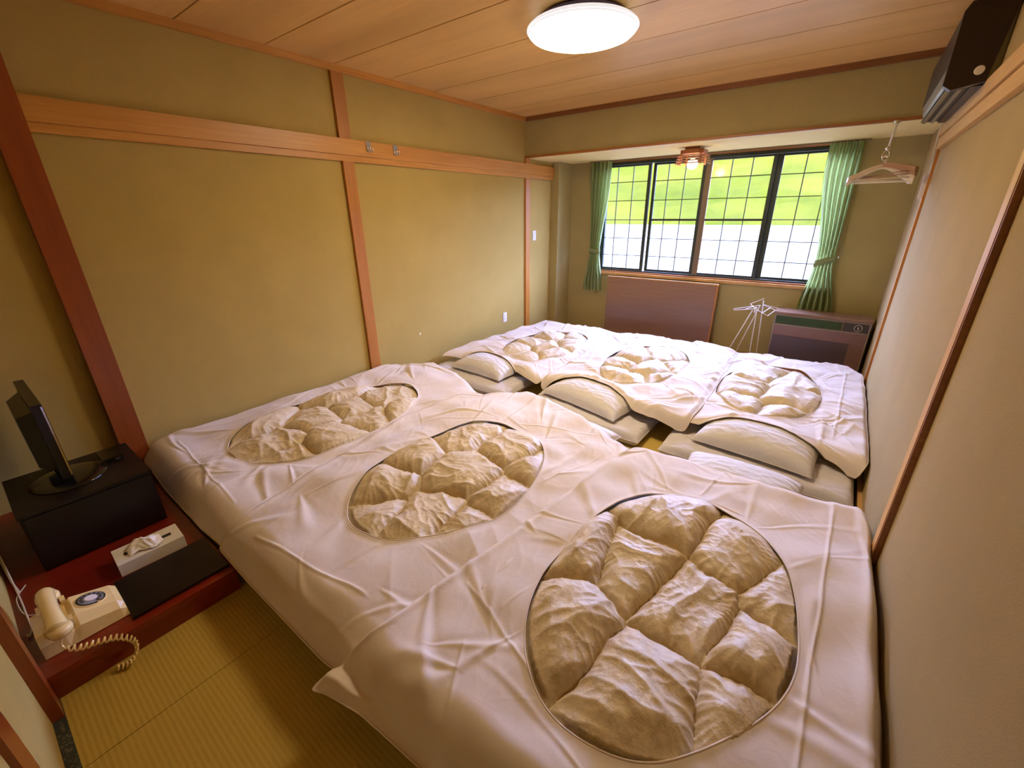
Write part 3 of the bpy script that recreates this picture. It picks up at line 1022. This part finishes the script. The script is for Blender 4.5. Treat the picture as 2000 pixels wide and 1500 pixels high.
# handset along x
bm = B()
tube(bm, smoothpts([(1.085, -.350, .222), (1.10, -.350, .238), (1.18, -.350, .244), (1.26, -.350, .238), (1.31, -.350, .222)], 8), .02, 16,
     rfun=lambda t: .0235 + .006 * abs(2 * t - 1) ** 2)
hs = obj('handset', bm, M['cream'], ph, smooth=True)
for x in (1.088, 1.307):
    bm = B(); lathe(bm, [(.028, .022), (.033, .014), (.033, 0), (.028, -.010), (.022, -.012)], (x, -.348, .205), 20)
    obj('earpiece', bm, M['cream'], hs, smooth=True)
# dial
tilt = math.atan2(-.034, .123)
md = Matrix.Translation((1.19, -.253, .1905)) @ Matrix.Rotation(tilt, 4, 'X')
def lathe_m(prof_, m, n=32):
    bm = B(); lathe(bm, prof_, (0, 0, 0), n)
    for a in bm.verts: a.co = m @ a.co
    return bm
obj('dial_plate', lathe_m([(.046, -.012), (.046, .000), (.043, .002)], md), M['cream'], ph, smooth=False)
dial = obj('dial', lathe_m([(.036, .0021), (.036, .0045), (.034, .0055)], md), M['clear'], ph)
for k in range(10):
    a = .6 + k * 2 * PI / 12.5
    mm = md @ Matrix.Translation((.027 * math.cos(a), .027 * math.sin(a), .0))
    obj('finger_hole', lathe_m([(.0055, .0050), (.0055, .0062)], mm, 12), M['dark_hole'], dial)
obj('number_ring', lathe_m([(.0415, .0022), (.0415, .0026)], md), M['dark_hole'], dial)
obj('dial_centre', lathe_m([(.018, .0056), (.017, .0075)], md), M['white_plastic'], dial)
bm = B(); box(bm, .034, .040, .012, .020, .004, .010, m=md); obj('finger_stop', bm, M['metal'], dial)
# coiled cord
base_pts = smoothpts([(1.312, -.350, .190), (1.325, -.36, .155), (1.35, -.325, .135), (1.365, -.28, .128), (1.385, -.235, .118), (1.40, -.205, .085), (1.41, -.205, .045), (1.425, -.235, .020), (1.405, -.27, .014)], 32)
bm = B()
coil = []
for i, p in enumerate(base_pts):
    t = i / (len(base_pts) - 1)
    a = i * .62
    r_ = .0085 * min(1, max(0, (t - .12) * 12))
    coil.append((p.x + r_ * math.cos(a), p.y + r_ * math.sin(a) * .6, max(p.z + r_ * math.sin(a), .006)))
tube(bm, coil, .0036, 6)
obj('coiled_cord', bm, M['cream'], ph, smooth=True)

# cables on the near wall / plinth
def cable(pts, r, label, mat='cable', n=12, name='cable'):
    bm = B(); tube(bm, smoothpts(pts, n), r, 6)
    o = obj(name, bm, M[mat], smooth=True)
    tag(o, label, 'cable')
    return o
cable([(.55, -.435, .42), (.62, -.43, .25), (.80, -.425, .125), (.98, -.42, .116), (1.08, -.418, .116), (1.12, -.43, .118), (1.10, -.432, .118)], .003, 'pale cable running down behind the television cabinet to the telephone')
cable([(1.03, -.30, .1125), (1.01, -.36, .114), (.99, -.41, .114), (.93, -.43, .114), (.83, -.432, .114), (.76, -.40, .114)], .0022, 'thin pale cable looping on the plinth behind the telephone')
cable([(.42, -.44, .60), (.50, -.435, .40), (.62, -.435, .22), (.72, -.43, .13), (.80, -.42, .115)], .0035, 'thicker grey cable hanging in the corner behind the television')

# ------------------------------------------------------------------ heater
he = thing('fan_heater', 'brown floor heater with green grille under the right curtain', 'heater', (3.15, 4.95, 0))
hx0, hx1, hy0, hy1, hz = 2.745, 3.535, 4.86, 5.10, .57
bx('cabinet', (hx0, hx1, hy0, hy1, 0, hz - .02), M['heater'], he, bevel=.004)
bx('top_plate', (hx0 - .005, hx1 + .005, hy0 - .006, hy1 + .02, hz - .019, hz), M['panel'], he, bevel=.003)
bm = B()
for a in ((hx0 + .01, hx1 - .01, hz - .132, hz - .125), (hx0 + .01, hx1 - .01, hz - .034, hz - .028)):
    box(bm, a[0], a[1], hy0 - .01, hy0, a[2], a[3])
box(bm, hx0 + .004, hx0 + .012, hy0 - .01, hy0, .05, hz - .028)
box(bm, hx1 - .012, hx1 - .004, hy0 - .01, hy0, .05, hz - .028)
obj('front_frame', bm, M['ac_silver'], he)
gr = bx('air_grille', (hx0 + .02, hx1 - .22, hy0 - .004, hy0 - .0005, hz - .118, hz - .042), M['heater_grille'], he)
for k in range(7):
    z = hz - .112 + k * .0105
    bx('louvre', (hx0 + .022, hx1 - .222, hy0 - .010, hy0 - .0045, z, z + .004), M['heater_grille'], gr)
cp = bx('control_panel', (hx1 - .21, hx1 - .02, hy0 - .005, hy0 - .0005, hz - .118, hz - .042), M['ac_dark'], he)
bm = B(); lathe(bm, [(.030, 0), (.030, -.006), (.026, -.012), (.001, -.012)], (hx1 - .095, hy0 - .006, hz - .080), 32, 'y')
kb = obj('control_knob', bm, M['ac_dark'], cp)
bm = B(); tube(bm, [(hx1 - .095 + .030 * math.cos(a), hy0 - .012, hz - .080 + .030 * math.sin(a)) for a in np.linspace(0, 2 * PI, 40, endpoint=False)], .0022, 6, closed=True)
obj('knob_ring', bm, M['white_plastic'], cp)
bx('knob_pointer', (hx1 - .098, hx1 - .092, hy0 - .021, hy0 - .0185, hz - .095, hz - .068), M['white_plastic'], cp)
bx('lower_panel', (hx0 + .02, hx1 - .13, hy0 - .004, hy0 - .0005, .06, hz - .24), M['heater_dark'], he)

# folded table board below the window
tbb = thing('folded_table', 'brown low table top stood on edge against the wall below the window', 'table', (1.43, 5.12, 0))
ml = Matrix.Translation((0, 5.08, 0)) @ Matrix.Rotation(-.045, 4, 'X')
bm = B(); box(bm, .76, 2.10, -.012, .016, .004, .742, m=ml); obj('table_top', bm, M['panel'], tbb, bevel=.004)
bm = B(); box(bm, .75, 2.11, -.016, .020, .743, .757, m=ml); obj('edge_strip', bm, M['light_wood'], tbb, bevel=.002)
bm = B(); box(bm, 2.101, 2.115, -.016, .020, .004, .742, m=ml); obj('edge_strip', bm, M['wood_z'], tbb, bevel=.002)

# ------------------------------------------------------------------ curtains
def make_curtain(label, top, tie, bot, y, group, lean):
    root = thing('curtain', label, 'curtain', ((top[0] + top[1]) / 2, y, 0.54), group)
    n, m = 150, 120
    s = np.linspace(0, 1, n); t = np.linspace(0, 1, m)
    S, T = np.meshgrid(s, t)
    z0, zt, z1 = 2.105, 1.06, bot[2]
    Z = z0 + (z1 - z0) * T
    def lerp3(a, b, c):
        up_ = sstep(zt, z0 - .15, Z); dn = sstep(zt, z1, Z)
        return np.where(Z > zt, b + (a - b) * up_ ** 1.0, b + (c - b) * dn)
    L = lerp3(top[0], tie[0], bot[0]); R = lerp3(top[1], tie[1], bot[1])
    X = L + (R - L) * S
    amp = .030 + .008 * T - .018 * np.exp(-((Z - zt) / .08) ** 2)
    Y = y + amp * np.sin(S * 2 * PI * 5.5 + .6 * np.sin(T * 3)) + .006 * perlin(S * 9, T * 4, 71)
    Y = Y - .02 * np.exp(-((Z - zt) / .25) ** 2)
    idx = np.arange(m * n).reshape(m, n)
    F = np.stack([idx[:-1, :-1], idx[1:, :-1], idx[1:, 1:], idx[:-1, 1:]], -1).reshape(-1, 4)
    mesh_np('drape', np.stack([X, Y, Z], -1).reshape(-1, 3), F, M['curtain'], root)
    # tieback band
    bm = B()
    pts = []
    cx_, w_ = (tie[0] + tie[1]) / 2, (tie[1] - tie[0]) / 2 + .008
    for k in range(28):
        a = 2 * PI * k / 28
        pts.append((cx_ + w_ * math.cos(a), y - .02 + .026 * math.sin(a), zt + lean * math.cos(a)))
    r_in = [bm.verts.new((p[0], p[1], p[2] - .03)) for p in pts]
    r_out = [bm.verts.new((p[0], p[1], p[2] + .03)) for p in pts]
    for k in range(28):
        bm.faces.new((r_in[k], r_in[(k + 1) % 28], r_out[(k + 1) % 28], r_out[k]))
    o = obj('tieback', bm, M['curtain'], root, smooth=True)
    md_ = o.modifiers.new('thickness', 'SOLIDIFY'); md_.thickness = .004
    bm = B()
    hx_ = tie[1] + .03 if lean > 0 else tie[0] - .02
    tube(bm, [(hx_, D2, zt + abs(lean)), (hx_, y + .0, zt + abs(lean)), (hx_, y - .01, zt + abs(lean) + .02)], .004, 6)
    obj('tieback_hook', bm, M['metal'], root)
make_curtain('green curtain gathered at the left side of the window', (.405, .685), (.455, .60), (.375, .65, .545), 5.135, 'pair of green curtains', -.002)
make_curtain('green curtain gathered at the right side of the window above the heater', (2.86, 3.12), (2.965, 3.115), (2.90, 3.20, .565), 5.135, 'pair of green curtains', .03)
rl = thing('curtain_rail', 'thin dark curtain rail along the top of the window', 'curtain rail', (1.76, 5.14, 2.11))
bx('track', (.38, 3.16, 5.13, 5.148, 2.104, 2.1165), M['alu_light'], rl)

# ------------------------------------------------------------------ drying rack
rk = thing('drying_rack', 'white folding wire drying rack standing left of the heater', 'drying rack', (2.55, 4.75, 0))
for p, q in (((2.60, 4.66, .60), (2.615, 4.66, 0)), ((2.62, 4.84, .67), (2.66, 4.84, 0)), ((2.56, 4.66, .59), (2.36, 4.62, 0)), ((2.60, 4.83, .62), (2.43, 4.84, 0))):
    bm = B(); tube(bm, [p, q], .0042, 8)
    obj('leg', bm, M['white_metal'], rk, smooth=True)
bm = B(); tube(bm, [(2.585, 4.66, .57), (2.585, 4.66, .625)], .011, 10); obj('hub', bm, M['white_metal'], rk, smooth=True)
for pts in ([(2.585, 4.66, .61), (2.40, 4.60, .585), (2.39, 4.64, .59), (2.60, 4.80, .625)],
            [(2.60, 4.66, .60), (2.71, 4.60, .565), (2.75, 4.76, .60), (2.62, 4.84, .625)],
            [(2.57, 4.66, .62), (2.52, 4.74, .64), (2.62, 4.84, .69)],
            [(2.62, 4.84, .63), (2.76, 4.86, .60)],
            [(2.50, 4.63, .60), (2.54, 4.75, .612)],
            [(2.655, 4.63, .583), (2.70, 4.80, .612)]):
    bm = B(); tube(bm, pts, .003, 6)
    obj('hanging_arm', bm, M['white_metal'], rk)

# ------------------------------------------------------------------ ceiling lamp
lc = (1.775, 2.31)
cl = thing('ceiling_lamp', 'large round glowing ceiling lamp with a white diffuser', 'ceiling lamp', (lc[0], lc[1], H))
bm = B(); lathe(bm, [(.21, 0), (.235, -.012), (.235, -.035), (.20, -.045)], (lc[0], lc[1], H - .001), 48); obj('lamp_housing', bm, M['housing'], cl)
bm = B(); lathe(bm, [(.25, -.036), (.290, -.046), (.298, -.060), (.294, -.074)], (lc[0], lc[1], H), 64)
obj('shade_side', bm, M['shade'], cl, smooth=True)
bm = B(); lathe(bm, [(.290, -.0745), (.278, -.086), (.24, -.098), (.15, -.110), (.05, -.114), (.002, -.115)], (lc[0], lc[1], H), 64)
obj('diffuser', bm, M['diffuser'], cl, smooth=True)
bm = B(); tube(bm, [(lc[0] + .298 * math.cos(a), lc[1] + .298 * math.sin(a), H - .060) for a in np.linspace(0, 2 * PI, 64, endpoint=False)], .006, 8, closed=True)
obj('rim', bm, M['shade'], cl, smooth=True)

# wooden slatted lamp in the bay
wx_, wy_ = 1.775, 4.67
wlp = thing('slatted_lamp', 'small wooden slatted lamp with a lit bulb before the window', 'lamp', (wx_, wy_, HB))
mw = Matrix.Translation((wx_, wy_, 0))
bm = B(); box(bm, -.07, .07, -.07, .07, HB - .022, HB - .001, m=mw); obj('mount', bm, M['lamp_wood'], wlp, bevel=.002)
bm = B(); box(bm, -.11, .11, -.075, .075, HB - .062, HB - .023, m=mw); obj('upper_tier', bm, M['lamp_wood'], wlp, bevel=.002)
bm = B(); box(bm, -.075, .075, -.105, .105, HB - .060, HB - .025, m=mw); obj('upper_tier', bm, M['lamp_wood'], wlp, bevel=.002)
for k in range(4):
    z = HB - .075 - k * .023
    g_ = .006 * k
    for (a, b, c, d) in ((-.09, .09, -.122 - g_, -.112 - g_), (-.09, .09, .112 + g_, .122 + g_), (-.135 - g_, -.125 - g_, -.08, .08), (.125 + g_, .135 + g_, -.08, .08),
                         (-.13, -.088, -.09, -.08), (.088, .13, -.09, -.08), (-.098, -.088, -.118, -.088), (.088, .098, -.118, -.088)):
        bx('slat', (wx_ + a, wx_ + b, wy_ + c, wy_ + d, z - .006, z + .006), M['lamp_wood'], wlp)
for sx in (-.093, .093):
    for sy in (-.093, .093):
        bx('corner_rod', (wx_ + sx - .006, wx_ + sx + .006, wy_ + sy - .006, wy_ + sy + .006, HB - .152, HB - .06), M['lamp_wood'], wlp)
bm = B(); bmesh.ops.create_uvsphere(bm, u_segments=20, v_segments=12, radius=.05)
for a in bm.verts: a.co = a.co + Vector((wx_, wy_ - .01, HB - .148))
obj('bulb', bm, M['bulb'], wlp, smooth=True)
bm = B(); lathe(bm, [(.018, 0), (.018, -.05)], (wx_, wy_ - .01, HB - .06), 12); obj('bulb_socket', bm, M['housing'], wlp)

# ------------------------------------------------------------------ air conditioner
ac = thing('air_conditioner', 'dark brown wall air conditioner above the rail on the right wall', 'air conditioner', (3.48, 3.4, 2.07))
ay0, ay1, ax0 = 2.85, 4.02, 3.395
bm = B()
ring = [(W, 2.070), (3.50, 2.064), (3.43, 2.062), (ax0 + .010, 2.10), (ax0, 2.15), (ax0 + .004, 2.34), (ax0 + .02, 2.365), (W, 2.365)]
a0 = [bm.verts.new((x, ay0 + .03, z)) for x, z in ring]; a1 = [bm.verts.new((x, ay1, z)) for x, z in ring]
for k in range(len(ring)):
    q = (k + 1) % len(ring)
    bm.faces.new((a0[k], a0[q], a1[q], a1[k]))
bm.faces.new(a0); bm.faces.new(a1[::-1])
obj('casing', bm, M['ac_silver'], ac, bevel=.003)
bm = B()
ring2 = [(W - .036, 2.050), (W - .036, 2.064), (W - .002, 2.066), (3.42, 2.040), (ax0 - .006, 2.062), (ax0 - .008, 2.34), (ax0 + .01, 2.372), (W - .002, 2.372)]
a0 = [bm.verts.new((x, ay0, z)) for x, z in ring2]; a1 = [bm.verts.new((x, ay0 + .05, z)) for x, z in ring2]
for k in range(len(ring2)):
    q = (k + 1) % len(ring2)
    bm.faces.new((a0[k], a0[q], a1[q], a1[k]))
bm.faces.new(a0); bm.faces.new(a1[::-1])
obj('end_panel', bm, M['ac_brown'], ac, bevel=.006)
bm = B(); lathe(bm, [(.018, 0), (.018, -.004), (.015, -.006)], (3.497, ay0 - .0005, 2.105), 24, 'y'); obj('round_badge', bm, M['white_plastic'], ac)
bx('front_panel', (ax0 - .004, ax0 + .001, ay0 + .06, ay1 - .02, 2.15, 2.35), M['ac_brown'], ac)
for xx in (3.412, 3.452):
    bx('louvre', (xx, xx + .016, ay0 + .08, ay1 - .04, 2.050, 2.060), M['ac_silver'], ac, bevel=.002)
bx('outlet_recess', (3.405, 3.49, ay0 + .06, ay1 - .02, 2.0605, 2.0645), M['ac_dark'], ac)
bx('base_panel', (3.491, 3.528, ay0 + .052, ay1, 2.052, 2.0635), M['ac_brown'], ac, bevel=.002)
cable([(3.50, 4.05, 2.10), (3.51, 4.12, 2.09), (3.525, 4.18, 2.06), (3.53, 4.22, 1.98), (3.545, 4.235, 1.85), (3.548, 4.24, 1.76)], .005, 'pale cable from the air conditioner down the corner post')
jb = tag(bx('junction_box', (3.53, 3.553, 4.26, 4.30, 1.60, 1.76), M['carton'], bevel=.003), 'slim pale junction box on the corner post below the air conditioner', 'junction box')
bx('box_lid', (3.527, 3.5295, 4.263, 4.297, 1.61, 1.75), M['white_plastic'], jb)

# ------------------------------------------------------------------ hanger pole and hangers
hp = (3.288, 4.235)
hpo = thing('hanging_pole', 'metal ceiling hook rod holding the coat hangers', 'hanging rod', (hp[0], hp[1], HB))
bm = B(); lathe(bm, [(.022, 0), (.02, -.012), (.008, -.018)], (hp[0], hp[1], HB + .001), 20); obj('ceiling_plate', bm, M['metal'], hpo)
bm = B(); tube(bm, [(hp[0], hp[1], HB - .01), (hp[0] - .012, hp[1], 1.955)], .006, 10); obj('rod', bm, M['white_metal'], hpo, smooth=True)
bm = B(); bmesh.ops.create_uvsphere(bm, u_segments=14, v_segments=10, radius=.016)
for a in bm.verts: a.co = a.co + Vector((hp[0] - .012, hp[1], 1.945))
obj('joint', bm, M['metal'], hpo, smooth=True)
hc = (hp[0] - .014, hp[1], 1.885)
bm = B()
tube(bm, [(hc[0] + .020 * math.cos(a), hc[1] + .006 * math.sin(a), hc[2] + .014 + .032 * math.sin(a)) for a in np.linspace(0, 2 * PI, 30, endpoint=False)], .004, 6, closed=True)
obj('ring', bm, M['metal'], hpo, smooth=True)
def hanger(ang, dz, matn, label, droop=.10, wid=.205, roll=0.0):
    c = Vector((hc[0], hc[1], hc[2] - .012 + dz))
    root = thing('coat_hanger', label, 'coat hanger', tuple(c), 'coat hangers on the hook rod')
    mm = Matrix.Translation(c) @ Matrix.Rotation(ang, 4, 'Z') @ Matrix.Rotation(roll, 4, 'Y')
    bm = B(); hk = [(.0, 0, -.045), (.0, 0, -.02), (.012, 0, -.008), (.016, 0, .008), (.004, 0, .020), (-.010, 0, .014), (-.012, 0, .004)]
    tube(bm, [mm @ Vector(p) for p in smoothpts(hk, 4)], .0022, 6); obj('hook', bm, M['metal'], root, smooth=True)
    bm = B()
    arm = smoothpts([(-wid, 0, -.045 - droop), (-wid * .72, 0, -.045 - droop * .62), (-wid * .3, 0, -.045 - droop * .12), (0, 0, -.040), (wid * .3, 0, -.045 - droop * .12), (wid * .72, 0, -.045 - droop * .62), (wid, 0, -.045 - droop)], 6)
    N = len(arm)
    rings = []
    for i, p in enumerate(arm):
        s = abs(2 * i / (N - 1) - 1)
        hw, ht = .011 + .012 * s ** 2, .012 + .005 * s
        rings.append([bm.verts.new(mm @ (p + Vector((0, sy * hw, sz * ht)))) for sy, sz in ((-1, -1), (1, -1), (1, 1), (-1, 1))])
    for a, b in zip(rings, rings[1:]):
        for k in range(4): bm.faces.new((a[k], a[(k + 1) % 4], b[(k + 1) % 4], b[k]))
    bm.faces.new(rings[0][::-1]); bm.faces.new(rings[-1])
    obj('shoulder_arms', bm, M[matn], root, bevel=.003)
    bm = B(); tube(bm, [mm @ Vector((-wid * .9, 0, -.045 - droop * .98)), mm @ Vector((wid * .9, 0, -.045 - droop * .98))], .004, 8)
    obj('trouser_bar', bm, M[matn], root, smooth=True)
hanger(-.50, .004, 'hanger_wood', 'brown wooden coat hanger lying highest in the bunch', .062, .21, -.09)
hanger(-.36, .000, 'hanger_wood', 'brown wooden coat hanger just under the highest one', .070, .205, -.05)
hanger(-.22, -.004, 'hanger', 'pale tan coat hanger in the middle of the bunch', .082, .20, -.02)
hanger(-.05, -.012, 'hanger_white', 'white coat hanger hanging lowest in the bunch', .10, .195, .0)
hanger(.08, -.010, 'hanger_white', 'white coat hanger just behind the lowest one', .095, .19, .03)
hanger(.24, -.006, 'hanger', 'pale tan coat hanger farthest back by the window bay', .09, .19, .05)

# ------------------------------------------------------------------ small wall fittings
def plate(name, label, cat, y, z, w, h, pieces):
    r = thing(name, label, cat, (0, y, z))
    bx('cover_plate', (0.0005, .006, y - w / 2, y + w / 2, z - h / 2, z + h / 2), M['carton'], r, bevel=.002)
    for (dy, dz, pw, phh, mt_) in pieces:
        bx('rocker' if name == 'light_switch' else 'socket', (.006, .010, y + dy - pw / 2, y + dy + pw / 2, z + dz - phh / 2, z + dz + phh / 2), M[mt_], r, bevel=.001)
plate('light_switch', 'pale light switch plate on the narrow wall left of the window', 'light switch', 4.47, 1.269, .07, .115, [(0, 0, .03, .05, 'white_plastic')])
plate('wall_socket', 'pale socket plate low on the left wall', 'socket', 3.844, .345, .07, .115, [(0, .02, .028, .022, 'white_plastic'), (0, -.02, .028, .022, 'white_plastic')])
wp = tag(bx('wall_pin', (0, .006, 2.470, 2.486, .428, .444), M['white_plastic'], bevel=.002), 'tiny white pin cap low on the left wall', 'pin')
def hook_thing(y, label):
    r = thing('rail_hook', label, 'hook', (.036, y, 2.02), 'hooks on the left wooden rail')
    bx('hook_plate', (.0345, .038, y - .022, y + .022, 1.988, 2.062), M['clear'], r, bevel=.001)
    for dy in (-.012, .012):
        bm = B(); tube(bm, smoothpts([(.038, y + dy, 2.03), (.040, y + dy, 1.998), (.055, y + dy, 1.988), (.068, y + dy, 2.002), (.068, y + dy, 2.018)], 5), .004, 8)
        obj('prong', bm, M['metal'], r, smooth=True)
hook_thing(2.11, 'small clear hook on the left rail, nearer the wall post')
hook_thing(2.37, 'small clear hook on the left rail, farther from the wall post')
for o in list(bpy.data.objects):
    if '_w' in o:
        del o['_w']
